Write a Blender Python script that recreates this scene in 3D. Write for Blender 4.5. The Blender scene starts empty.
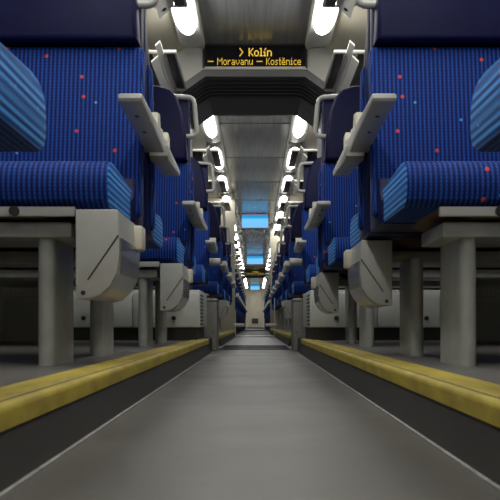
import bpy, bmesh, math, random
from mathutils import Vector, Matrix
random.seed(7)
S = bpy.context.scene
COL = S.collection
ORD = ['first', 'second', 'third', 'fourth', 'fifth', 'sixth', 'seventh', 'eighth', 'ninth', 'tenth', 'eleventh',
       'twelfth', 'thirteenth', 'fourteenth', 'fifteenth', 'sixteenth', 'seventeenth', 'eighteenth', 'nineteenth',
       'twentieth', 'twenty-first', 'twenty-second', 'twenty-third', 'twenty-fourth']

# ------------------------------------------------------------------ materials
def new_mat(name):
    m = bpy.data.materials.new(name); m.use_nodes = True
    nt = m.node_tree
    return m, nt, nt.nodes['Principled BSDF']

def N(nt, typ, **kw):
    n = nt.nodes.new(typ)
    for k, v in kw.items():
        setattr(n, k, v)
    return n

def math_node(nt, op, a, b=None, c=None):
    n = N(nt, 'ShaderNodeMath', operation=op)
    for i, v in enumerate((a, b, c)):
        if v is None: continue
        if isinstance(v, (int, float)): n.inputs[i].default_value = v
        else: nt.links.new(v, n.inputs[i])
    return n.outputs[0]

def mixcol(nt, fac, a, b):
    n = N(nt, 'ShaderNodeMix', data_type='RGBA')
    if isinstance(fac, (int, float)): n.inputs[0].default_value = fac
    else: nt.links.new(fac, n.inputs[0])
    for idx, v in ((6, a), (7, b)):
        if isinstance(v, tuple): n.inputs[idx].default_value = (*v, 1) if len(v) == 3 else v
        else: nt.links.new(v, n.inputs[idx])
    return n.outputs[2]

def plain(name, col, rough=0.5, metal=0.0, var=0.08, scale=9.0, bump=0.0, bscale=200, spec=0.5, stretch=None, coat=0.0):
    """painted / moulded surface with faint procedural mottling"""
    m, nt, p = new_mat(name)
    tc = N(nt, 'ShaderNodeTexCoord')
    src = tc.outputs['Object']
    if stretch:
        mp = N(nt, 'ShaderNodeMapping'); mp.inputs['Scale'].default_value = stretch
        nt.links.new(src, mp.inputs[0]); src = mp.outputs[0]
    nz = N(nt, 'ShaderNodeTexNoise'); nz.inputs['Scale'].default_value = scale; nz.inputs['Detail'].default_value = 5
    nt.links.new(src, nz.inputs['Vector'])
    lo = tuple(max(0, c * (1 - var * 2)) for c in col); hi = tuple(c * (1 + var * 2) for c in col)
    c = mixcol(nt, nz.outputs['Fac'], lo, hi)
    nt.links.new(c, p.inputs['Base Color'])
    p.inputs['Roughness'].default_value = rough; p.inputs['Metallic'].default_value = metal
    p.inputs['Specular IOR Level'].default_value = spec; p.inputs['Coat Weight'].default_value = coat
    if bump:
        n2 = N(nt, 'ShaderNodeTexNoise'); n2.inputs['Scale'].default_value = bscale
        nt.links.new(tc.outputs['Object'], n2.inputs['Vector'])
        b = N(nt, 'ShaderNodeBump'); b.inputs['Strength'].default_value = bump; b.inputs['Distance'].default_value = 0.002
        nt.links.new(n2.outputs['Fac'], b.inputs['Height']); nt.links.new(b.outputs[0], p.inputs['Normal'])
    return m

def fabric(name, side_axis):
    """ribbed blue moquette: stripes run round the cushion, small red and pale blue dots"""
    m, nt, p = new_mat(name)
    tc = N(nt, 'ShaderNodeTexCoord')
    so = N(nt, 'ShaderNodeSeparateXYZ'); nt.links.new(tc.outputs['Object'], so.inputs[0])
    sn = N(nt, 'ShaderNodeSeparateXYZ'); nt.links.new(tc.outputs['Normal'], sn.inputs[0])
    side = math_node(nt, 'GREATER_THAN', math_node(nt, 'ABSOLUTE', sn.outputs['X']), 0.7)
    alt = so.outputs['Z'] if side_axis == 'Z' else so.outputs['Y']
    mx = N(nt, 'ShaderNodeMix', data_type='FLOAT')
    nt.links.new(side, mx.inputs[0]); nt.links.new(so.outputs['X'], mx.inputs[2]); nt.links.new(alt, mx.inputs[3])
    u = mx.outputs[0]
    mv = N(nt, 'ShaderNodeMix', data_type='FLOAT')
    nt.links.new(side, mv.inputs[0]); nt.links.new(so.outputs['Z'], mv.inputs[2])
    nt.links.new(so.outputs['Y'] if side_axis == 'Z' else so.outputs['Z'], mv.inputs[3])
    v = mv.outputs[0]
    rib = math_node(nt, 'SINE', math_node(nt, 'MULTIPLY', u, 2 * math.pi / 0.0113))
    rib = math_node(nt, 'MULTIPLY_ADD', rib, 0.5, 0.5)
    weave = math_node(nt, 'SINE', math_node(nt, 'MULTIPLY', v, 2 * math.pi / 0.0085))
    weave = math_node(nt, 'MULTIPLY_ADD', weave, 0.5, 0.5)
    # dots
    oi = N(nt, 'ShaderNodeObjectInfo')
    cv = N(nt, 'ShaderNodeCombineXYZ')
    nt.links.new(math_node(nt, 'MULTIPLY_ADD', oi.outputs['Random'], 7.0, u), cv.inputs[0]); nt.links.new(v, cv.inputs[1])
    vo = N(nt, 'ShaderNodeTexVoronoi', voronoi_dimensions='2D', feature='F1'); vo.inputs['Scale'].default_value = 9.5
    nt.links.new(cv.outputs[0], vo.inputs['Vector'])
    dot = math_node(nt, 'LESS_THAN', vo.outputs['Distance'], 0.048)
    small = math_node(nt, 'LESS_THAN', vo.outputs['Distance'], 0.036)
    sc = N(nt, 'ShaderNodeSeparateColor'); nt.links.new(vo.outputs['Color'], sc.inputs[0])
    red = math_node(nt, 'MULTIPLY', dot, math_node(nt, 'GREATER_THAN', sc.outputs[0], 0.68))
    pale = math_node(nt, 'MULTIPLY', small, math_node(nt, 'LESS_THAN', sc.outputs[0], 0.40))
    ribp = math_node(nt, 'POWER', rib, 2.2)
    c = mixcol(nt, ribp, (0.0013, 0.007, 0.095), (0.011, 0.098, 0.50))
    c = mixcol(nt, math_node(nt, 'MULTIPLY', weave, 0.55), c, (0.002, 0.012, 0.14))
    if side_axis == 'Z':      # cushion ends: bolder stripe, with the brighter aisle light put into its colour
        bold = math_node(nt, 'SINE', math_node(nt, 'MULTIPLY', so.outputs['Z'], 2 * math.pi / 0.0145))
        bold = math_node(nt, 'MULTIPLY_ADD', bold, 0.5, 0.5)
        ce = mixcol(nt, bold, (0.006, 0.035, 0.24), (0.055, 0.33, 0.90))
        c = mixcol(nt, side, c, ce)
    c = mixcol(nt, red, c, (0.62, 0.07, 0.06))
    c = mixcol(nt, pale, c, (0.10, 0.34, 0.75))
    nt.links.new(c, p.inputs['Base Color'])
    p.inputs['Roughness'].default_value = 0.75
    p.inputs['Sheen Weight'].default_value = 0.08; p.inputs['Sheen Roughness'].default_value = 0.4
    p.inputs['Sheen Tint'].default_value = (0.25, 0.55, 1.0, 1)
    p.inputs['Specular IOR Level'].default_value = 0.25
    b = N(nt, 'ShaderNodeBump'); b.inputs['Strength'].default_value = 0.5; b.inputs['Distance'].default_value = 0.0015
    nt.links.new(math_node(nt, 'ADD', rib, math_node(nt, 'MULTIPLY', weave, 0.4)), b.inputs['Height'])
    nt.links.new(b.outputs[0], p.inputs['Normal'])
    return m

def emit(name, col, strength):
    m = bpy.data.materials.new(name); m.use_nodes = True
    nt = m.node_tree; nt.nodes.clear()
    e = N(nt, 'ShaderNodeEmission'); e.inputs[0].default_value = (*col, 1); e.inputs[1].default_value = strength
    o = N(nt, 'ShaderNodeOutputMaterial'); nt.links.new(e.outputs[0], o.inputs[0])
    return m

def perforated(name):
    m, nt, p = new_mat(name)
    tc = N(nt, 'ShaderNodeTexCoord'); so = N(nt, 'ShaderNodeSeparateXYZ'); nt.links.new(tc.outputs['Object'], so.inputs[0])
    k = 2 * math.pi / 0.011
    a = math_node(nt, 'SINE', math_node(nt, 'MULTIPLY', so.outputs['X'], k))
    b = math_node(nt, 'SINE', math_node(nt, 'MULTIPLY', so.outputs['Z'], k))
    h = math_node(nt, 'GREATER_THAN', math_node(nt, 'MINIMUM', a, b), -0.1)
    c = mixcol(nt, h, (0.85, 0.84, 0.80), (0.05, 0.05, 0.05))
    nt.links.new(c, p.inputs['Base Color']); p.inputs['Roughness'].default_value = 0.5
    return m

def floor_mat(name, base, rough, speck=0.7):
    m, nt, p = new_mat(name)
    tc = N(nt, 'ShaderNodeTexCoord')
    n1 = N(nt, 'ShaderNodeTexNoise'); n1.inputs['Scale'].default_value = 160; n1.inputs['Detail'].default_value = 3
    n2 = N(nt, 'ShaderNodeTexNoise'); n2.inputs['Scale'].default_value = 3.2; n2.inputs['Detail'].default_value = 6
    vo = N(nt, 'ShaderNodeTexVoronoi'); vo.inputs['Scale'].default_value = 13
    for n in (n1, n2, vo): nt.links.new(tc.outputs['Object'], n.inputs['Vector'])
    c = mixcol(nt, n2.outputs['Fac'], tuple(x * 0.72 for x in base), tuple(x * 1.28 for x in base))
    c = mixcol(nt, math_node(nt, 'MULTIPLY', n1.outputs['Fac'], speck), c, tuple(x * 1.9 for x in base))
    spot = math_node(nt, 'LESS_THAN', vo.outputs['Distance'], 0.07)
    c = mixcol(nt, math_node(nt, 'MULTIPLY', spot, 0.6), c, (0.03, 0.03, 0.03))
    nt.links.new(c, p.inputs['Base Color'])
    r = math_node(nt, 'MULTIPLY_ADD', n2.outputs['Fac'], 0.25, rough - 0.12)
    nt.links.new(r, p.inputs['Roughness'])
    b = N(nt, 'ShaderNodeBump'); b.inputs['Strength'].default_value = 0.12; b.inputs['Distance'].default_value = 0.001
    nt.links.new(n1.outputs['Fac'], b.inputs['Height']); nt.links.new(b.outputs[0], p.inputs['Normal'])
    return m

def yellow_mat():
    m, nt, p = new_mat('worn_yellow')
    tc = N(nt, 'ShaderNodeTexCoord')
    mp = N(nt, 'ShaderNodeMapping'); mp.inputs['Scale'].default_value = (14, 5, 14); nt.links.new(tc.outputs['Object'], mp.inputs[0])
    n1 = N(nt, 'ShaderNodeTexNoise'); n1.inputs['Scale'].default_value = 2.2; n1.inputs['Detail'].default_value = 8
    nt.links.new(mp.outputs[0], n1.inputs['Vector'])
    n2 = N(nt, 'ShaderNodeTexNoise'); n2.inputs['Scale'].default_value = 90; nt.links.new(tc.outputs['Object'], n2.inputs['Vector'])
    r = N(nt, 'ShaderNodeValToRGB'); r.color_ramp.elements[0].position = 0.36; r.color_ramp.elements[1].position = 0.62
    r.color_ramp.elements[0].color = (0.33, 0.25, 0.03, 1); r.color_ramp.elements[1].color = (0.46, 0.37, 0.04, 1)
    nt.links.new(n1.outputs['Fac'], r.inputs[0])
    c = mixcol(nt, math_node(nt, 'MULTIPLY', n2.outputs['Fac'], 0.35), r.outputs[0], (0.25, 0.19, 0.05))
    nt.links.new(c, p.inputs['Base Color']); p.inputs['Roughness'].default_value = 0.6
    return m

def screen_mat():
    m = bpy.data.materials.new('blue_screen'); m.use_nodes = True
    nt = m.node_tree; nt.nodes.clear()
    tc = N(nt, 'ShaderNodeTexCoord'); so = N(nt, 'ShaderNodeSeparateXYZ'); nt.links.new(tc.outputs['Generated'], so.inputs[0])
    r = N(nt, 'ShaderNodeValToRGB'); e = r.color_ramp.elements
    e[0].position = 0.0; e[0].color = (0.20, 0.50, 0.95, 1); e[1].position = 1.0; e[1].color = (0.03, 0.30, 0.70, 1)
    x = e.new(0.62); x.color = (0.16, 0.58, 0.95, 1)
    x = e.new(0.80); x.color = (0.02, 0.30, 0.62, 1)
    nt.links.new(so.outputs['Z'], r.inputs[0])
    em = N(nt, 'ShaderNodeEmission'); nt.links.new(r.outputs[0], em.inputs[0]); em.inputs[1].default_value = 0.62
    o = N(nt, 'ShaderNodeOutputMaterial'); nt.links.new(em.outputs[0], o.inputs[0])
    return m

M = dict(
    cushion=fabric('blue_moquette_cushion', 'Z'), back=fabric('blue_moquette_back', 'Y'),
    leather=plain('navy_leather', (0.0045, 0.006, 0.045), 0.5, var=0.15, scale=14, bump=0.15, bscale=420, spec=0.14),
    shell=plain('navy_shell', (0.004, 0.007, 0.06), 0.45, var=0.1, spec=0.2),
    plastic=plain('light_grey_plastic', (0.44, 0.45, 0.435), 0.38, var=0.06, scale=25),
    cream=plain('cream_plastic', (0.68, 0.65, 0.54), 0.4, var=0.06),
    grey=plain('grey_paint', (0.235, 0.235, 0.215), 0.38, var=0.10, scale=30),
    leg=plain('leg_paint', (0.33, 0.345, 0.335), 0.28, var=0.16, scale=18),
    metal=plain('worn_steel', (0.42, 0.42, 0.38), 0.25, metal=0.85, var=0.2, scale=16),
    wood=plain('plywood', (0.105, 0.048, 0.02), 0.55, var=0.2, scale=6, stretch=(1, 8, 8)),
    dark=plain('dark_plastic', (0.02, 0.02, 0.021), 0.5, var=0.1),
    rubber=plain('black_rubber', (0.022, 0.022, 0.024), 0.45, var=0.1),
    soffit=plain('charcoal_panel', (0.020, 0.020, 0.021), 0.45, var=0.1),
    trimgrey=plain('grey_trim', (0.085, 0.085, 0.085), 0.45, var=0.08),
    rackdark=plain('rack_dark', (0.040, 0.040, 0.042), 0.35, var=0.1),
    rail=plain('pale_rail', (0.58, 0.57, 0.52), 0.35, var=0.05),
    bracket=plain('bracket_white', (0.80, 0.79, 0.74), 0.4, var=0.03),
    white=plain('cabinet_white', (0.60, 0.62, 0.595), 0.4, var=0.05, scale=5),
    panel=plain('pale_panel', (0.50, 0.50, 0.48), 0.4, var=0.05, scale=3),
    beige=plain('beige_panel', (0.50, 0.47, 0.38), 0.45, var=0.05, scale=3),
    ceiling=plain('brushed_ceiling', (0.31, 0.325, 0.33), 0.24, metal=0.25, var=0.22, scale=3, stretch=(14, 0.5, 1)),
    frame=plain('window_frame', (0.05, 0.05, 0.055), 0.4),
    riser=plain('riser_black', (0.028, 0.027, 0.026), 0.5, var=0.2, scale=7, bump=0.1),
    seam=plain('floor_seam', (0.24, 0.24, 0.23), 0.5, var=0.35, scale=9, stretch=(1, 3, 1)),
    floor=floor_mat('aisle_linoleum', (0.066, 0.0625, 0.056), 0.40),
    seatfloor=floor_mat('platform_floor', (0.092, 0.088, 0.084), 0.45),
    joint=plain('ribbed_joint_plate', (0.27, 0.26, 0.28), 0.4, metal=0.3, var=0.12, scale=30),
    yellow=yellow_mat(), perf=perforated('perforated_grille'), screen=screen_mat(),
    lamp=emit('lamp_diffuser', (1.0, 0.98, 0.92), 9.5),
    amber=emit('amber_led', (1.0, 0.66, 0.08), 0.52),
    ledglass=plain('led_glass', (0.006, 0.005, 0.008), 0.15, var=0.0),
    orange=plain('orange_strip', (0.60, 0.16, 0.03), 0.5),
    poster=plain('notice_grey', (0.04, 0.042, 0.045), 0.5),
)
gm, gnt, gp = new_mat('night_glass')
gp.inputs['Base Color'].default_value = (0.02, 0.025, 0.03, 1); gp.inputs['Roughness'].default_value = 0.05
M['glass'] = gm

# ------------------------------------------------------------------ mesh helpers
def rbox(bm, x0, x1, y0, y1, z0, z1, r=0.0, seg=3):
    g = bmesh.ops.create_cube(bm, size=1.0)
    vs = g['verts']
    for v in vs:
        v.co = Vector(((x0 + x1) / 2 + v.co.x * (x1 - x0), (y0 + y1) / 2 + v.co.y * (y1 - y0), (z0 + z1) / 2 + v.co.z * (z1 - z0)))
    if r > 0:
        es = list({e for v in vs for e in v.link_edges})
        bmesh.ops.bevel(bm, geom=es, offset=r, segments=seg, profile=0.5, affect='EDGES')

def prism(bm, pts, axis, a, b, r=0.0, seg=2):
    """polygon pts (2D) extruded along axis from a to b. axis 'x': pts=(y,z); 'y': pts=(x,z); 'z': pts=(x,y)"""
    def P(p, t):
        return {'x': (t, p[0], p[1]), 'y': (p[0], t, p[1]), 'z': (p[0], p[1], t)}[axis]
    va = [bm.verts.new(P(p, a)) for p in pts]; vb = [bm.verts.new(P(p, b)) for p in pts]
    n = len(pts); fs = [bm.faces.new(va[::-1]), bm.faces.new(vb)]
    for i in range(n):
        fs.append(bm.faces.new((va[i], va[(i + 1) % n], vb[(i + 1) % n], vb[i])))
    bmesh.ops.recalc_face_normals(bm, faces=fs)
    if r > 0:
        es = [e for e in fs[0].edges] + [e for e in fs[1].edges]
        bmesh.ops.bevel(bm, geom=es, offset=r, segments=seg, profile=0.5, affect='EDGES')

def tube(bm, pts, r, seg=10, closed=False):
    pts = [Vector(p) for p in pts]; rings = []
    n = len(pts)
    for i, p in enumerate(pts):
        a = pts[i - 1] if i > 0 or closed else p
        b = pts[(i + 1) % n] if i < n - 1 or closed else p
        t = (b - a).normalized()
        up = Vector((0, 0, 1)) if abs(t.z) < 0.95 else Vector((0, 1, 0))
        s = t.cross(up).normalized(); w = s.cross(t)
        rings.append([bm.verts.new(p + (s * math.cos(2 * math.pi * k / seg) + w * math.sin(2 * math.pi * k / seg)) * r) for k in range(seg)])
    for i in range(n if closed else n - 1):
        A, B = rings[i], rings[(i + 1) % n]
        for k in range(seg):
            bm.faces.new((A[k], A[(k + 1) % seg], B[(k + 1) % seg], B[k]))
    if not closed:
        bm.faces.new(rings[0][::-1]); bm.faces.new(rings[-1])
    bmesh.ops.recalc_face_normals(bm, faces=bm.faces)

def arc_path(pts, rad, n=5):
    """round the inner corners of a polyline"""
    pts = [Vector(p) for p in pts]; out = [pts[0]]
    for i in range(1, len(pts) - 1):
        a = (pts[i - 1] - pts[i]).normalized() * rad + pts[i]; c = (pts[i + 1] - pts[i]).normalized() * rad + pts[i]
        for k in range(n + 1):
            t = k / n
            out.append(a * (1 - t) ** 2 + pts[i] * 2 * t * (1 - t) + c * t * t)
    out.append(pts[-1]); return out

def obj(name, bm, mat, parent=None, smooth=True, loc=None):
    me = bpy.data.meshes.new(name); bm.to_mesh(me); bm.free()
    if smooth:
        for p in me.polygons: p.use_smooth = True
        try: me.set_sharp_from_angle(angle=math.radians(38))
        except Exception: pass
    o = bpy.data.objects.new(name, me); COL.objects.link(o)
    me.materials.append(M[mat] if isinstance(mat, str) else mat)
    if parent: o.parent = parent
    if loc: o.location = loc
    return o

def box(name, x0, x1, y0, y1, z0, z1, mat, parent=None, r=0.0, seg=2):
    bm = bmesh.new(); rbox(bm, x0, x1, y0, y1, z0, z1, r, seg)
    return obj(name, bm, mat, parent)

def thing(name, label, cat, loc=(0, 0, 0), rz=0.0, group=None):
    o = bpy.data.objects.new(name, None); COL.objects.link(o)
    o.empty_display_size = 0.1
    o.location = loc; o.rotation_euler = (0, 0, rz); o['label'] = label; o['category'] = cat
    if group: o['group'] = group
    return o

def tag(o, label, cat, group=None):
    o['label'] = label; o['category'] = cat
    if group: o['group'] = group
    return o

def structure(o):
    o['kind'] = 'structure'; return o

def dup(root, loc, rz=0.0, label=None, group=None, skip=()):
    r = root.copy(); COL.objects.link(r); r.location = loc; r.rotation_euler = (0, 0, rz)
    if label: r['label'] = label
    if group: r['group'] = group
    for ch in list(root.children):
        if ch.name.split('.')[0] in skip: continue
        c = ch.copy(); COL.objects.link(c); c.parent = r
        for g in list(ch.children):
            d = g.copy(); COL.objects.link(d); d.parent = c
    return r

# ------------------------------------------------------------------ layout numbers (metres; camera at x=0,y=0, looking +y)
PLAT = 0.085          # seat platform above the aisle floor
XN = 0.285            # aisle edge of the yellow nosing
CEIL = 2.07
BULK = 5.74           # end of the first saloon
SEC2 = 6.80           # start of the second saloon
PART_L, PART_R = 12.3, 16.2
BULK2 = 29.8
END = 43.0
PITCH = 1.65
WALL = 1.36

# ------------------------------------------------------------------ the setting
structure(box('floor', -XN, XN, -2.6, 5.95, -0.05, 0.0, 'floor'))
structure(box('floor_joint', -0.52, 0.52, 5.95, 7.15, -0.05, 0.0, 'joint'))
bm = bmesh.new()
for k in range(9):
    rbox(bm, -0.25, 0.25, 6.0 + k * 0.13, 6.03 + k * 0.13, 0.0, 0.004)
rbox(bm, -0.258, 0.258, 5.93, 5.96, 0, 0.005)
structure(obj('trim_9', bm, 'rackdark'))
structure(box('floor_second', -XN, XN, 7.15, 11.8, -0.05, 0.0, 'joint'))
structure(box('floor_third', -1.35, 1.35, 11.8, END, -0.05, 0.0, 'riser'))
structure(box('trim_10', -0.28, 0.28, 11.75, 12.5, 0.0, 0.012, 'panel', r=0.004))

def platform(side, n, y0, y1):
    s = -1 if side == 'left' else 1
    a, b = sorted((s * (XN + 0.02), s * WALL))
    structure(box('floor_platform_' + side + n, a, b, y0, y1, -0.05, PLAT, 'seatfloor'))

for side, s in (('left', -1), ('right', 1)):
    platform(side, '', -2.6, BULK)
    structure(box('floor_apron_' + side, *sorted((s * (XN + 0.02), s * WALL)), 6.9, PART_L if s < 0 else PART_R, -0.05, PLAT, 'seatfloor'))

def nosing(k, s, y0, y1):
    bm = bmesh.new()   # yellow nosing: tread strip, groove, rounded lip, face
    prof = [(0.366, PLAT), (0.366, PLAT + 0.004), (0.3075, PLAT + 0.0045), (0.304, PLAT + 0.0015), (0.2985, PLAT + 0.0015), (0.296, PLAT + 0.0045), (0.2905, PLAT + 0.0035), (0.286, PLAT - 0.001),
            (0.285, PLAT - 0.006), (0.285, PLAT - 0.026), (0.30, PLAT - 0.026), (0.306, PLAT)]
    prism(bm, [(s * x, z) for x, z in prof], 'y', y0, y1)
    structure(obj('trim_%d' % k, bm, 'yellow'))
    bm = bmesh.new(); rbox(bm, *sorted((s * 0.2965, s * 0.3065)), y0, y1, PLAT + 0.0005, PLAT + 0.0030)
    structure(obj('trim_%d' % (k + 1), bm, 'dark'))
    bm = bmesh.new(); prism(bm, [(s * 0.306, PLAT - 0.0255), (s * 0.289, PLAT - 0.0255), (s * 0.268, 0.0), (s * 0.306, 0.0)], 'y', y0, y1)
    structure(obj('baseboard_%s%d' % ('left' if s < 0 else 'right', k), bm, 'riser'))
    bm = bmesh.new(); rbox(bm, *sorted((s * 0.2625, s * 0.2685)), y0, y1, 0.0, 0.0022)
    structure(obj('trim_%d' % (k + 2), bm, 'seam'))
nosing(20, -1, -2.6, 5.25); nosing(30, 1, -2.6, 5.25)
nosing(40, -1, 6.95, PART_L - 0.02); nosing(50, 1, 6.95, PART_R - 0.02)
for s, k in ((-1, 60), (1, 61)):
    structure(box('trim_%d' % k, *sorted((s * 0.289, s * 0.306)), 5.25, BULK, 0.0, PLAT, 'riser'))

# ceiling: brushed centre panel, pale side panels, cove falling to the wall
def ceiling(n, y0, y1):
    bm = bmesh.new()
    rbox(bm, -0.335, 0.335, y0, y1, CEIL, CEIL + 0.03)
    structure(obj('ceiling' + n, bm, 'ceiling'))
    bm = bmesh.new()
    for s in (-1, 1):
        prof = [(0.335, CEIL), (0.345, CEIL - 0.035), (0.36, CEIL - 0.035), (0.44, CEIL - 0.0), (0.50, CEIL - 0.045), (0.52, CEIL - 0.05),
                (1.0, CEIL - 0.07), (1.22, CEIL - 0.2), (1.33, CEIL - 0.42), (WALL, CEIL - 0.55), (WALL + 0.05, CEIL - 0.55), (WALL + 0.05, CEIL + 0.03), (0.335, CEIL + 0.03)]
        prism(bm, [(s * x, z) for x, z in prof], 'y', y0, y1)
    structure(obj('ceiling_cove' + n, bm, 'beige'))
ceiling('', -2.6, BULK); ceiling('_second', SEC2, BULK2); ceiling('_third', BULK2 + 1.0, END)
bm = bmesh.new()
y = SEC2 + 1.2
while y < BULK2:
    rbox(bm, -0.334, 0.334, y, y + 0.018, CEIL - 0.004, CEIL + 0.002); y += PITCH
structure(obj('trim_11', bm, 'trimgrey'))

# side walls with windows
WIN = [(0.55, 1.55), (2.2, 3.2), (3.85, 4.85)]
for side, s in (('left', -1), ('right', 1)):
    bm = bmesh.new()
    a, b = sorted((s * WALL, s * (WALL + 0.05)))
    rbox(bm, a, b, -2.6, END, -0.05, 0.78); rbox(bm, a, b, -2.6, END, 1.42, CEIL)
    ys = [-2.6] + [v for w in WIN for v in w] + [END]
    for i in range(0, len(ys), 2): rbox(bm, a, b, ys[i], ys[i + 1], 0.78, 1.42)
    structure(obj('wall_' + side, bm, 'beige'))
    for i, (w0, w1) in enumerate(WIN):
        bm = bmesh.new()
        for q in ((w0, w0 + 0.04, 0.78, 1.42), (w1 - 0.04, w1, 0.78, 1.42), (w0 + 0.04, w1 - 0.04, 0.78, 0.82), (w0 + 0.04, w1 - 0.04, 1.38, 1.42)):
            rbox(bm, a, b, *q)
        f = structure(obj('window_%d' % (i + 1 + (3 if s > 0 else 0)), bm, 'frame'))
        box('pane', *sorted((s * (WALL + 0.02), s * (WALL + 0.026))), w0 + 0.04, w1 - 0.04, 0.82, 1.38, 'glass', f)
structure(box('wall_rear', -1.42, 1.42, -2.65, -2.6, -0.05, CEIL + 0.03, 'beige'))
structure(box('wall_front', -1.42, 1.42, END, END + 0.05, -0.05, CEIL + 0.03, 'cream'))

# ------------------------------------------------------------------ gangway portal
OPEN = [(-0.50, 0.0), (-0.50, 1.735), (-0.335, 1.85), (0.335, 1.85), (0.50, 1.735), (0.50, 0.0)]
def offs(d):
    return [(-0.50 - d, 0.0), (-0.50 - d, 1.735 + d * 0.5), (-0.335 - d * 0.4, 1.85 + d), (0.335 + d * 0.4, 1.85 + d), (0.50 + d, 1.735 + d * 0.5), (0.50 + d, 0.0)]
def band(bm, inner, outer, y0, y1):
    n = len(inner)
    for i in range(n - 1):
        q = [inner[i], inner[i + 1], outer[i + 1], outer[i]]
        prism(bm, q, 'y', y0, y1)

def portal(k, y0, y1, names):
    bm = bmesh.new()   # pale bulkhead faces, both ends
    out = [(-WALL, 0.0), (-WALL, CEIL + 0.02), (-0.335, CEIL + 0.02), (0.335, CEIL + 0.02), (WALL, CEIL + 0.02), (WALL, 0.0)]
    band(bm, offs(0.045), out, y0, y0 + 0.05); band(bm, offs(0.045), out, y1 - 0.05, y1)
    structure(obj(names[0], bm, 'panel'))
    bm = bmesh.new(); band(bm, OPEN, offs(0.046), y0 - 0.006, y0 + 0.08)
    structure(obj('trim_%d' % k, bm, 'trimgrey'))
    # rubber bellows: a row of folds running round the opening
    bm = bmesh.new()
    n = 5
    for i in range(n):
        yy = y0 + 0.10 + i * 0.088
        path = [Vector((x, yy, z)) for x, z in offs(0.012)]
        tube(bm, arc_path([(p.x, p.y, p.z) for p in path], 0.06, 4), 0.030, 10)
    band(bm, offs(0.03), offs(0.06), y0 + 0.05, y0 + 0.56)
    structure(obj(names[1], bm, 'rubber'))
    bm = bmesh.new(); band(bm, offs(0.0), offs(0.05), y0 + 0.54, y1 + 0.012)
    structure(obj('trim_%d' % (k + 1), bm, 'soffit'))
portal(70, BULK, SEC2, ('wall_bulkhead', 'wall_bellows'))
portal(80, BULK2, BULK2 + 1.0, ('wall_bulkhead_far', 'wall_bellows_far'))

# ------------------------------------------------------------------ destination displays
FONT = {
 '>': ['10000', '01000', '00100', '00010', '00100', '01000', '10000'],
 'K': ['10001', '10010', '10100', '11000', '10100', '10010', '10001'],
 'M': ['1000001', '1100011', '1010101', '1001001', '1000001', '1000001', '1000001'],
 'o': ['00000', '00000', '01110', '10001', '10001', '10001', '01110'],
 'l': ['110', '010', '010', '010', '010', '010', '111'],
 'í': ['001', '010', '000', '110', '010', '010', '111'],
 'i': ['010', '000', '110', '010', '010', '010', '111'],
 'n': ['00000', '00000', '11110', '10001', '10001', '10001', '10001'],
 'r': ['0000', '0000', '1011', '1100', '1000', '1000', '1000'],
 'a': ['00000', '00000', '01110', '00001', '01111', '10001', '01111'],
 'v': ['00000', '00000', '10001', '10001', '10001', '01010', '00100'],
 'u': ['00000', '00000', '10001', '10001', '10001', '10011', '01101'],
 's': ['0000', '0000', '0111', '1000', '0110', '0001', '1110'],
 't': ['010', '010', '111', '010', '010', '010', '011'],
 'ě': ['01010', '00100', '01110', '10001', '11111', '10000', '01111'],
 'e': ['00000', '00000', '01110', '10001', '11111', '10000', '01111'],
 'c': ['0000', '0000', '0111', '1000', '1000', '1000', '0111'],
 '—': ['00000000', '00000000', '00000000', '11111111', '00000000', '00000000', '00000000'],
 ' ': ['000'] * 7}
def led_line(bm, text, xc, ztop, px, pz, y, wide=1.0):
    cols = sum(len(FONT[c][0]) + 1 for c in text) - 1
    x = xc - cols * px / 2
    for c in text:
        g = FONT[c]
        for r, row in enumerate(g):
            for k, bit in enumerate(row):
                if bit == '1':
                    x0 = x + k * px; z1 = ztop - r * pz
                    rbox(bm, x0, x0 + px * 0.95 * wide, y - 0.001, y, z1 - pz * 0.95, z1)
        x += (len(g[0]) + 1) * px

def display(y, label, halfw, z0, z1):
    t = thing('destination_display', label, 'display', (0, y, z0), group='amber destination displays above the gangways')
    bm = bmesh.new()
    h = z1 - z0
    rbox(bm, -halfw, halfw, 0.0, 0.008, 0, h)
    rbox(bm, -halfw, -halfw + 0.012, -0.012, 0.0, 0, h); rbox(bm, halfw - 0.012, halfw, -0.012, 0.0, 0, h)
    rbox(bm, -halfw + 0.012, halfw - 0.012, -0.012, 0.0, h - 0.008, h)
    obj('housing', bm, 'dark', t)
    box('screen', -halfw + 0.012, halfw - 0.012, -0.004, 0.0, 0.012, h - 0.008, 'ledglass', t)
    o = box('lower_rail', -halfw, halfw, -0.007, 0.0, -0.006, 0.011, 'rail', t); o['label'] = 'pale rail under the screen'
    k = halfw / 0.353
    bm = bmesh.new()
    led_line(bm, '> Kolín', 0.0035 * k, h - 0.026, 0.0062 * k, 0.0080, -0.005, 1.25)
    o = obj('top_line', bm, 'amber', t, smooth=False); o['label'] = 'amber dot letters reading > Kolín'
    bm = bmesh.new()
    led_line(bm, '— Moravanu — Kostěnice', -0.004 * k, h - 0.092, 0.0050 * k, 0.0069, -0.005, 0.75)
    o = obj('bottom_line', bm, 'amber', t, smooth=False); o['label'] = 'amber dot letters reading Moravanu and Kostěnice'
    return t
display(BULK, 'large dark display with amber letters above the nearest gangway opening', 0.353, 1.905, 2.068)
display(BULK2, 'tiny dark display with amber letters far down above the far gangway', 0.36, 1.885, 2.06)

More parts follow.
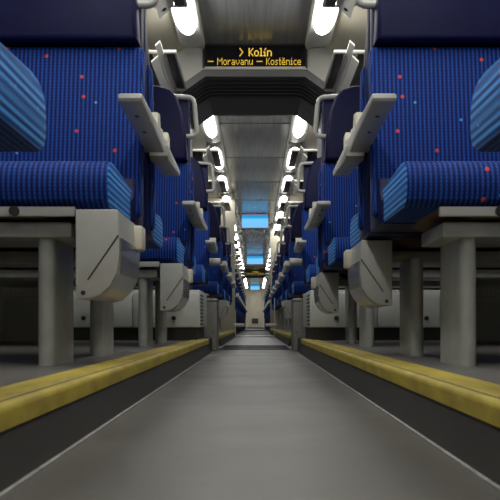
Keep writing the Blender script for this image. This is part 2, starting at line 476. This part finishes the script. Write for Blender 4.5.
# ------------------------------------------------------------------ double seats
def Z(z): return z - PLAT          # world height to seat-local height
def make_seat(sgn, arm):
    """facing -y, aisle side towards +x*sgn; local x = sgn*(0.5-u), u from the aisle edge"""
    X = lambda u: sgn * (0.5 - u)
    r = thing('double_seat', '', 'seat')
    def xb(u0, u1): return sorted((X(u0), X(u1)))
    LEAN = 0.155
    def lean(bm, z0, k=LEAN):
        for v in bm.verts: v.co.y += max(0, (v.co.z - z0)) * k
    for u0, u1 in ((0.02, 0.495), (0.505, 0.98)):
        bm = bmesh.new()
        a, b = xb(u0, u1)
        # cushion: side profile with a soft nose, extruded across, thin bevel on the end seams
        prof = [(0.035, Z(0.438)), (0.008, Z(0.452)), (0.0, Z(0.475)), (0.001, Z(0.500)), (0.008, Z(0.520)), (0.022, Z(0.535)), (0.045, Z(0.543)), (0.085, Z(0.546)),
                (0.20, Z(0.540)), (0.36, Z(0.530)), (0.43, Z(0.52)), (0.455, Z(0.49)), (0.455, Z(0.44))]
        prism(bm, prof, 'x', a, b, 0.007, 2)
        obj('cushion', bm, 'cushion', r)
    for u0, u1 in ((0.0, 0.493), (0.507, 1.0)):
        bm = bmesh.new(); a, b = xb(u0, u1)
        rbox(bm, a, b, 0.375, 0.435, Z(0.46), Z(0.932), 0.018, 3)
        lean(bm, Z(0.5))
        obj('backrest', bm, 'back', r)
        bm = bmesh.new()   # headrest: rounded-top shape
        a += 0.012; b -= 0.012
        base = [(a, Z(0.936)), (b, Z(0.936)), (b - 0.008, Z(1.05)), (b - 0.028, Z(1.17)), (b - 0.050, Z(1.235)), (b - 0.085, Z(1.275)), (b - 0.14, Z(1.293)),
                (a + 0.14, Z(1.293)), (a + 0.085, Z(1.275)), (a + 0.050, Z(1.235)), (a + 0.028, Z(1.17)), (a + 0.008, Z(1.05))]
        prism(bm, base, 'y', 0.352, 0.430, 0.016, 3)
        lean(bm, Z(0.5), 0.13)
        obj('headrest', bm, 'leather', r)
    bm = bmesh.new()   # dark blue moulded back shell round both seats
    prism(bm, [(0.415, Z(0.437)), (0.33, Z(0.437)), (0.33, Z(0.50)), (0.44, Z(0.62)), (0.487, Z(0.93)), (0.520, Z(1.25)), (0.540, Z(1.25)), (0.540, Z(0.93)), (0.535, Z(0.437))],
          'x', *xb(0.012, 0.988), 0.01, 2)
    obj('back_shell', bm, 'shell', r)
    # plywood seat pan with pale front rail and round stop
    bm = bmesh.new()
    prism(bm, [(X(0.10), Z(0.439)), (X(0.95), Z(0.439)), (X(0.89), Z(0.415)), (X(0.17), Z(0.415))], 'y', 0.03, 0.42)
    pan = obj('seat_pan', bm, 'wood', r)
    o = box('front_rail', *xb(0.096, 0.90), 0.018, 0.032, Z(0.417), Z(0.4385), 'plastic', pan, 0.002)
    bm = bmesh.new(); tube(bm, [(X(0.228), 0.019, Z(0.428)), (X(0.228), 0.008, Z(0.428))], 0.011, 12)
    obj('stop', bm, 'dark', pan)
    bm = bmesh.new(); rbox(bm, *xb(0.110, 1.055), 0.05, 0.30, Z(0.3735), Z(0.4085), 0.005, 2)
    bm2 = obj('beam', bm, 'leg', r)
    bm = bmesh.new()
    for u in (0.16, 0.5, 0.86): rbox(bm, *xb(u, u + 0.03), 0.08, 0.28, Z(0.4085), Z(0.417))
    obj('spacer', bm, 'dark', bm2)
    # flat post with rounded edges
    bm = bmesh.new(); pts = []
    y0, y1 = (0.06, 0.29) if arm else (0.22, 0.45)
    if arm is False: y0, y1 = 0.09, 0.31
    cx, rr = X(0.172), 0.019
    for k in range(9):
        a = math.pi + math.pi * k / 8; pts.append((cx + rr * math.cos(a), y0 + rr + rr * math.sin(a)))
    for k in range(9):
        a = math.pi * k / 8; pts.append((cx + rr * math.cos(a), y1 - rr + rr * math.sin(a)))
    prism(bm, pts, 'z', 0.0, Z(0.3735))
    obj('leg', bm, 'leg', r)
    # aisle armrest: slim wedge arm, hinge block on top
    t0 = 0.030 if arm else 0.12
    bm = bmesh.new(); a, b = xb(-0.050, 0.004)
    prism(bm, [(t0, Z(0.680)), (t0 + 0.004, Z(0.674)), (0.42, Z(0.658)), (0.49, Z(0.652)), (0.525, Z(0.662)), (0.53, Z(0.690)), (0.50, Z(0.697)), (t0 + 0.012, Z(0.693)), (t0 + 0.002, Z(0.689))], 'x', a, b, 0.004, 2)
    arm_o = obj('armrest', bm, 'plastic', r)
    bm = bmesh.new()
    prism(bm, [(0.40, Z(0.690)), (0.405, Z(0.742)), (0.445, Z(0.747)), (0.46, Z(0.715)), (0.515, Z(0.722)), (0.53, Z(0.690))], 'x', a + 0.006, b - 0.006, 0.005, 2)
    obj('hinge_block', bm, 'cream', arm_o)
    for yy, zz in ((t0 + 0.12, 0.6688), (t0 + 0.26, 0.6632)):
        bm = bmesh.new()
        tube(bm, [(X(-0.022), yy, Z(zz) + 0.002), (X(-0.022), yy - 0.0004, Z(zz) - 0.0014)], 0.005, 8)
        obj('screw', bm, 'dark', arm_o)
    if arm:
        # grab handle on the headrest shoulder
        bm = bmesh.new()
        tube(bm, arc_path([(X(0.105), 0.495, Z(1.25)), (X(-0.012), 0.50, Z(1.245)), (X(-0.028), 0.50, Z(1.062)), (X(0.04), 0.495, Z(1.062))], 0.03, 5), 0.0115, 10)
        obj('grab_handle', bm, 'plastic', r)
    return r

proto = {(1, True): make_seat(1, True), (-1, True): make_seat(-1, True), (1, None): make_seat(1, None), (-1, None): make_seat(-1, None)}
used = set()
def place_seat(side, facing, yfront, label, z=PLAT, group=None, skip=()):
    s = -1 if side == 'left' else 1
    sgn = -s if facing == 'near' else s        # aisle side in local x
    key = (sgn, True if facing == 'near' else None)
    rz = 0.0 if facing == 'near' else math.pi
    loc = (-0.80 if s < 0 else 0.81, yfront, z)
    p = proto[key]
    if key not in used and not skip:
        used.add(key); p.location = loc; p.rotation_euler = (0, 0, rz); p['label'] = label
        if group: p['group'] = group
        return p
    return dup(p, loc, rz, label, group, skip)

A1, B1 = 1.31, 1.85
for side in ('left', 'right'):
    g = 'double seats in the nearest saloon'
    for k in range(3):
        place_seat(side, 'away', A1 + PITCH * k, '%s blue double seat facing away from camera, %s of aisle, before the gangway' % (ORD[k], side), group=g)
        place_seat(side, 'near', B1 + PITCH * k, '%s blue double seat facing the camera, %s of aisle, before the gangway' % (ORD[k], side), group=g,
                   skip=('leg', 'beam') if k == 2 else ())
    # second saloon, up to the partition
    g = 'double seats in the second saloon'
    lim = PART_L if side == 'left' else PART_R
    k = 0; y = 7.21
    while y + 0.58 < lim:
        place_seat(side, 'near', y, '%s blue double seat facing camera, %s of aisle, between gangway and partition' % (ORD[k], side), group=g)
        if y + 1.07 < lim - 0.05:
            place_seat(side, 'away', y + 1.10, '%s blue double seat facing away, %s of aisle, between gangway and partition' % (ORD[k], side), group=g)
        y += PITCH; k += 1
    # third saloon, on the low floor beyond the partition
    sp = {}
    def side_panel(seat, sgn):
        if sgn not in sp:
            bm = bmesh.new()
            prism(bm, [(0.06, 0.0), (0.50, 0.0), (0.53, 0.36), (0.02, 0.352)], 'x', *sorted((sgn * 0.47, sgn * 0.485)), 0.004, 1)
            sp[sgn] = obj('side_panel', bm, 'shell', seat)
        else:
            c = sp[sgn].copy(); COL.objects.link(c); c.parent = seat
    g = 'double seats in the far saloon'
    k = 0; y = lim + 0.55
    while y + 0.6 < BULK2:
        q = place_seat(side, 'near', y, '%s blue double seat facing camera, %s of aisle, beyond the beige partition' % (ORD[k], side), z=0.0, group=g)
        if y + 1.1 < BULK2 - 0.1:
            q2 = place_seat(side, 'away', y + 1.10, '%s blue double seat facing away, %s of aisle, beyond the beige partition' % (ORD[k], side), z=0.0, group=g)
            side_panel(q2, 1 if side == 'right' else -1)
        side_panel(q, 1 if side == 'left' else -1)
        y += PITCH; k += 1

# ------------------------------------------------------------------ waste bins on the aisle ends of the seats
def make_bin(s):
    """origin at the bottom; aisle at +x for s=1 (left side of coach). local y=0 is the face towards the camera"""
    t = thing('waste_bin', '', 'waste bin')
    C = 0.35
    P = lambda x, z: (s * (C - x), z - 0.234)
    bm = bmesh.new()
    prism(bm, [P(.391, .430), P(.391, .236), P(.384, .234), P(.360, .236), P(.337, .243), P(.316, .262), P(.300, .292), P(.296, .330), P(.296, .375), P(.298, .427), P(.302, .430)], 'y', 0.0, 0.30, 0.004, 2)
    obj('body', bm, 'plastic', t)
    bm = bmesh.new()   # tilting metal tray wrapped round the lower curve
    outer = [(.372, .2325), (.360, .2330), (.335, .240), (.3125, .260), (.2955, .290), (.2915, .330), (.2915, .368)]
    inner = [(.374, .240), (.360, .240), (.339, .247), (.319, .265), (.303, .294), (.299, .330), (.299, .368)]
    for i in range(len(outer) - 1):
        prism(bm, [P(*outer[i]), P(*outer[i + 1]), P(*inner[i + 1]), P(*inner[i])], 'y', 0.006, 0.298)
    o = obj('tray', bm, 'metal', t); o['label'] = 'shiny curved metal tray'
    bm = bmesh.new()
    a, b = Vector((.2975, .373)), Vector((.364, .276)); d = (b - a).normalized(); n = Vector((-d.y, d.x)) * 0.0016
    prism(bm, [P(*(a + n)), P(*(b + n)), P(*(b - n)), P(*(a - n))], 'y', -0.0012, 0.004)
    obj('groove', bm, 'dark', t)
    bm = bmesh.new(); x, z = P(.374, .248); tube(bm, [(x, 0.004, z), (x, -0.0016, z)], 0.0055, 8)
    obj('screw', bm, 'dark', t)
    bm = bmesh.new(); rbox(bm, *sorted((P(.276, 0)[0], P(.300, 0)[0])), 0.235, 0.296, .362 - .234, .422 - .234, 0.006, 2)
    o = obj('latch', bm, 'cream', t); o['label'] = 'cream latch'
    return t
gb = 'grey waste bins on the aisle ends of seats'
bl = make_bin(1); br = make_bin(-1)
for o, s, y, lab in ((bl, -1, B1, 'grey quarter-round waste bin hung under the nearest left seat facing camera'),
                     (br, 1, 2.53, 'grey quarter-round waste bin behind the nearest right seat facing camera')):
    o.location = (-0.35 if s < 0 else 0.368, y, 0.234); o['label'] = lab; o['group'] = gb
dup(bl, (-0.35, B1 + PITCH, 0.234), 0, 'small grey waste bin under the second left seat, before the white cabinet', gb)
dup(br, (0.365, 2.53 + 1.6, 0.234), 0, 'small grey waste bin on the right, just before the white cabinet', gb)
dup(bl, (-0.35, 8.86, 0.234), 0, 'distant grey waste bin beyond the left grey post', gb)
dup(br, (0.36, 8.86, 0.234), 0, 'distant grey waste bin beyond the right grey post', gb)

# ------------------------------------------------------------------ equipment cabinets under the last seats
for side, s in (('left', -1), ('right', 1)):
    c = thing('equipment_cabinet', 'low white cabinet with round black locks under the last %s seat before the gangway' % side, 'cabinet', (s * 0.83, 4.86, PLAT), group='white equipment cabinets')
    L = lambda x: s * (x - 0.83)
    bm = bmesh.new()
    rbox(bm, *sorted((L(0.316), L(1.33))), 0.012, 0.72, 0.075, 0.29, 0.004)
    obj('body', bm, 'white', c)
    box('plinth', *sorted((L(0.33), L(1.33))), 0.02, 0.70, 0.0, 0.075, 'soffit', c)
    xs = (0.32, 0.70, 1.06, 1.325)
    for i in range(3):
        d = box('door', *sorted((L(xs[i] + 0.004), L(xs[i + 1] - 0.004))), 0.0, 0.012, 0.078, 0.272, 'white', c, 0.003)
        xk = (0.465, 0.98, 1.12)[i]
        bm = bmesh.new(); tube(bm, [(L(xk), 0.001, 0.128), (L(xk), -0.008, 0.128)], 0.013, 14)
        o = obj('lock', bm, 'dark', d); o['label'] = 'round black lock'
    bm = bmesh.new()
    for k in range(9): rbox(bm, *sorted((L(0.3135), L(0.318))), 0.05, 0.30, 0.09 + k * 0.021, 0.098 + k * 0.021)
    o = obj('louvre', bm, 'dark', c)
    # heater with a perforated upper front beside the wall
    h = thing('wall_heater', 'low grey heater box with white perforated front beside the %s wall' % side, 'heater', (s * 1.22, 4.60, PLAT), group='heater boxes by the side walls')
    bm = bmesh.new(); prism(bm, [(s * -0.12, 0), (s * 0.14, 0), (s * 0.14, 0.30), (s * -0.10, 0.30), (s * -0.12, 0.26)], 'y', 0.0, 0.24)
    obj('body', bm, 'white', h)
    bm = bmesh.new(); rbox(bm, *sorted((s * -0.095, s * 0.10)), -0.004, 0.0, 0.225, 0.295)
    o = obj('grille', bm, 'perf', h); o['label'] = 'white perforated grille'

# grey end posts in the gangway mouth and the padded grab rails above them
for side, s in (('left', -1), ('right', 1)):
    p = thing('end_post', 'low grey square post on the %s at the mouth of the gangway' % side, 'post', (s * 0.305, 5.76, 0), group='grey gangway end posts')
    bm = bmesh.new(); rbox(bm, -0.047, 0.047, 0, 0.30, 0, 0.335, 0.005)
    obj('body', bm, 'grey', p)
    box('cap', -0.051, 0.051, -0.006, 0.30, 0.335, 0.353, 'leg', p, 0.006)
    bm = bmesh.new(); tube(bm, [(-s * 0.02, 0.001, 0.125), (-s * 0.02, -0.002, 0.125)], 0.005, 8)
    obj('screw', bm, 'dark', p)
    r = thing('grab_rail', 'short beige horizontal grab rail on the %s of the gangway mouth' % side, 'rail', (s * 0.5, 5.83, 0.605), group='gangway grab rails')
    bm = bmesh.new(); tube(bm, [(0, 0, 0), (-s * 0.20, 0, 0)], 0.024, 14); obj('sleeve', bm, 'cream', r)
    bm = bmesh.new(); tube(bm, [(-s * 0.20, 0, 0), (-s * 0.262, 0, 0)], 0.0262, 14); obj('end_cap', bm, 'plastic', r)

# ------------------------------------------------------------------ luggage racks
def make_rack(s, xin):
    """origin at the aisle edge; s = -1 left coach side"""
    t = thing('luggage_rack', '', 'luggage rack')
    q = lambda a, b: sorted((s * a, s * b))
    Lr = 0.74
    for a, b in ((0.0, 0.052), (0.135, 0.19)):
        box('shelf_panel', *q(a, b), 0, Lr, 0, 0.022, 'rackdark', t, 0.003)
    box('shelf_tray', *q(0.19, WALL - xin - 0.02), 0, Lr, 0.002, 0.022, 'trimgrey', t, 0.003)
    bm = bmesh.new()   # slotted pale bracket with bolt
    def strip(a, b, y0, y1):
        za, zb = -0.9 * (a - 0.05), -0.9 * (b - 0.05)
        prism(bm, [(s * a, za), (s * b, zb), (s * b, zb + 0.012), (s * a, za + 0.012)], 'y', y0, y1)
    strip(0.058, 0.085, -0.22, Lr - 0.20); strip(0.091, 0.128, -0.05, Lr - 0.20); strip(0.058, 0.125, Lr - 0.20, Lr - 0.01)
    rbox(bm, *q(0.055, 0.125), 0.0, Lr - 0.01, 0.0, 0.02)
    b = obj('bracket', bm, 'bracket', t)
    bm = bmesh.new(); tube(bm, [(s * 0.098, Lr - 0.07, -0.040), (s * 0.094, Lr - 0.07, -0.0475)], 0.011, 10); obj('bolt', bm, 'dark', b)
    bm = bmesh.new(); tube(bm, [(s * -0.012, -0.012, 0.004), (s * (WALL - xin - 0.02), -0.012, 0.004)], 0.0115, 10)
    tube(bm, [(s * -0.006, -0.012, 0.004), (s * -0.006, Lr + 0.01, 0.004)], 0.008, 8)
    tube(bm, [(s * -0.006, Lr + 0.01, 0.004), (s * 0.15, Lr + 0.01, 0.004)], 0.008, 10)
    o = obj('rail', bm, 'rail', t)
    return t
gr = 'luggage racks along the walls'
for side, s in (('left', -1), ('right', 1)):
    r1 = make_rack(s, 0.468)
    r1.location = (s * 0.468, 4.93, 1.75); r1['label'] = 'dark luggage rack with pale bracket on the %s, just before the gangway' % side; r1['group'] = gr
    r2 = make_rack(s, 0.345)
    dup(r2, (s * 0.345, 3.455, 1.75), 0, 'dark luggage rack on the %s, nearest one cut by the top edge' % side, gr)
    lim = PART_L if s < 0 else PART_R
    k = 0; y = 7.72; first = True
    while y + 0.78 < lim:
        lab = '%s luggage rack beyond the gangway on the %s, before the partition' % (ORD[k], side)
        if first: r2.location = (s * 0.345, y, 1.75); r2['label'] = lab; r2['group'] = gr; first = False
        else: dup(r2, (s * 0.345, y, 1.75), 0, lab, gr)
        y += PITCH; k += 1
    k = 0; y = lim + 0.45
    while y + 0.8 < BULK2:
        dup(r2, (s * 0.345, y, 1.75), 0, '%s luggage rack beyond the beige partition on the %s' % (ORD[k], side), gr)
        y += PITCH; k += 1

# ------------------------------------------------------------------ ceiling lights
def make_light(length, ww0, dz):
    t = thing('ceiling_light', '', 'ceiling light')
    bm = bmesh.new(); pts = []; w = 0.078
    for k in range(13):
        a = math.pi + math.pi * k / 12; pts.append((w * math.cos(a), 0.10 + 0.10 * math.sin(a)))
    for k in range(13):
        a = math.pi * k / 12; pts.append((w * math.cos(a), length - 0.10 + 0.10 * math.sin(a)))
    prism(bm, pts, 'z', 0.0, 0.045, 0.012, 2)
    obj('housing', bm, 'panel', t)
    bm = bmesh.new()   # bowed diffuser
    nx, ny = 8, 40; rows = []
    for j in range(ny + 1):
        yy = 0.05 + (length - 0.33) * j / ny
        e = min(1.0, min(yy - 0.05, length - 0.28 - yy) / 0.30); e = math.sqrt(max(0.0, 1 - (1 - e) ** 2))
        ww = ww0 * max(e, 0.02)
        rows.append([bm.verts.new((ww * math.cos(math.pi * i / nx), yy, -dz * max(e, 0.02) * math.sin(math.pi * i / nx))) for i in range(nx + 1)])
    for j in range(ny):
        for i in range(nx): bm.faces.new((rows[j][i], rows[j][i + 1], rows[j + 1][i + 1], rows[j + 1][i]))
    bmesh.ops.recalc_face_normals(bm, faces=bm.faces)
    o = obj('diffuser', bm, 'lamp', t); o['label'] = 'glowing white diffuser'
    return t
gl = 'strip lights along both sides of the ceiling'
La = make_light(2.6, 0.066, 0.055); Lb = make_light(1.50, 0.050, 0.036)
LZ = 1.985
fa = fb = True
for side, s in (('left', -1), ('right', 1)):
    for k, y in enumerate((2.95, 0.25, -2.45)):
        lab = ('long glowing strip light on the %s of the ceiling beside the nearest display', 'long strip light overhead on the %s, above the nearest seats', 'long strip light behind the camera on the %s')[k] % side
        if fa: La.location = (s * 0.41, y, LZ); La['label'] = lab; La['group'] = gl; fa = False
        else: dup(La, (s * 0.41, y, LZ), 0, lab, gl)
    k = 0; y = 6.98
    while y + 1.5 < BULK2:
        lab = '%s strip light beyond the nearest gangway, %s side of ceiling' % (ORD[k], side)
        if fb: Lb.location = (s * 0.41, y, LZ); Lb['label'] = lab; Lb['group'] = gl; fb = False
        else: dup(Lb, (s * 0.41, y, LZ), 0, lab, gl)
        y += PITCH; k += 1
    for k in range(7):
        dup(Lb, (s * 0.41, BULK2 + 1.3 + k * PITCH, LZ), 0, '%s strip light beyond the far gangway, %s side of ceiling' % (ORD[k], side), gl)

# ------------------------------------------------------------------ partitions, monitors, far barrier, end door
structure(box('wall_partition_left', -WALL, -0.29, PART_L, PART_L + 0.06, 0.0, CEIL, 'beige', r=0.01))
structure(box('wall_partition_right', 0.29, WALL, PART_R, PART_R + 0.06, 0.0, CEIL, 'beige', r=0.01))
gm_ = 'blue ceiling monitors down the coach'
for k, (y, lab) in enumerate(((14.5, 'blue lit monitor under the ceiling, nearest and largest of three'), (23.3, 'blue lit monitor under the ceiling, second of three, before far display'),
                              (40.8, 'smallest blue lit monitor, above the far end door'))):
    t = thing('ceiling_monitor', lab, 'monitor', (0, y, 1.80), group=gm_)
    bm = bmesh.new(); rbox(bm, -0.24, 0.24, 0.0, 0.06, 0.0, 0.262, 0.006)
    obj('housing', bm, 'trimgrey', t)
    box('screen', -0.222, 0.222, -0.006, 0.0, 0.022, 0.245, 'screen', t)
    o = box('top_strip', -0.24, 0.24, -0.007, 0.0, 0.247, 0.262, 'orange', t); o['label'] = 'orange strip along the top edge'
for side, s in (('left', -1), ('right', 1)):
    t = thing('barrier', 'low pale barrier post with padded bar on the %s, far down the aisle' % side, 'barrier', (s * 0.277, 12.05, 0.0), group='low barriers far down the aisle')
    bm = bmesh.new(); tube(bm, [(0, 0, 0), (0, 0, 0.37 if s < 0 else 0.55)], 0.008, 8); obj('post', bm, 'rail', t)
    bm = bmesh.new(); tube(bm, [(s * 0.02, 0, 0.165), (-s * 0.13, 0, 0.165)], 0.022, 10); obj('bar', bm, 'rail', t)
for n, y0, z0, z1 in ((12, 21.8, 0.0, 0.03), (14, 28.0, 0.03, 0.075)):
    structure(box('floor_step_%s' % ('first', 'second')[n > 12], -0.28, 0.28, y0 + 0.02, END - 0.08, z0, z1, 'riser'))
    structure(box('trim_%d' % n, -0.28, 0.28, y0, y0 + 0.6, z1 - 0.012, z1 + 0.004, 'panel'))
d = structure(box('door_1', -0.30, 0.30, END - 0.06, END, 0.0, 1.78, 'cream', r=0.01))
box('door_notice', -0.17, 0.20, -0.0, 0.02, 0.0, 0.001, 'poster', d).location = (0, 0, 0)
nb = [c for c in d.children][0]
bm = bmesh.new(); rbox(bm, -0.16, 0.16, END - 0.075, END - 0.06, 0.20, 0.46); bm.to_mesh(nb.data); bm.free()
nb.name = 'kick_plate'; nb['label'] = 'dark kick plate'

# ------------------------------------------------------------------ world, camera, colour management
w = bpy.data.worlds.new('world'); S.world = w; w.use_nodes = True
w.node_tree.nodes['Background'].inputs[0].default_value = (0.02, 0.025, 0.035, 1); w.node_tree.nodes['Background'].inputs[1].default_value = 1.0
cam = bpy.data.cameras.new('camera'); co = bpy.data.objects.new('camera', cam); COL.objects.link(co)
co.location = (0, 0, 0.18); co.rotation_euler = (math.radians(90), 0, 0)
cam.sensor_width = 36; cam.sensor_fit = 'HORIZONTAL'; cam.lens = 850 / 500 * 36
cam.shift_x = -5 / 500; cam.shift_y = 74 / 500
cam.clip_start = 0.02; cam.clip_end = 100
cam.dof.use_dof = True; cam.dof.focus_distance = 4.6; cam.dof.aperture_fstop = 18.0
S.camera = co
S.view_settings.view_transform = 'Standard'; S.view_settings.look = 'None'
S.view_settings.gamma = 1.0; S.view_settings.exposure = 0.8; S.view_settings.use_curve_mapping = False
S.cycles.use_denoising = True
S.cycles.max_bounces = 10; S.cycles.diffuse_bounces = 6; S.cycles.sample_clamp_indirect = 8.0
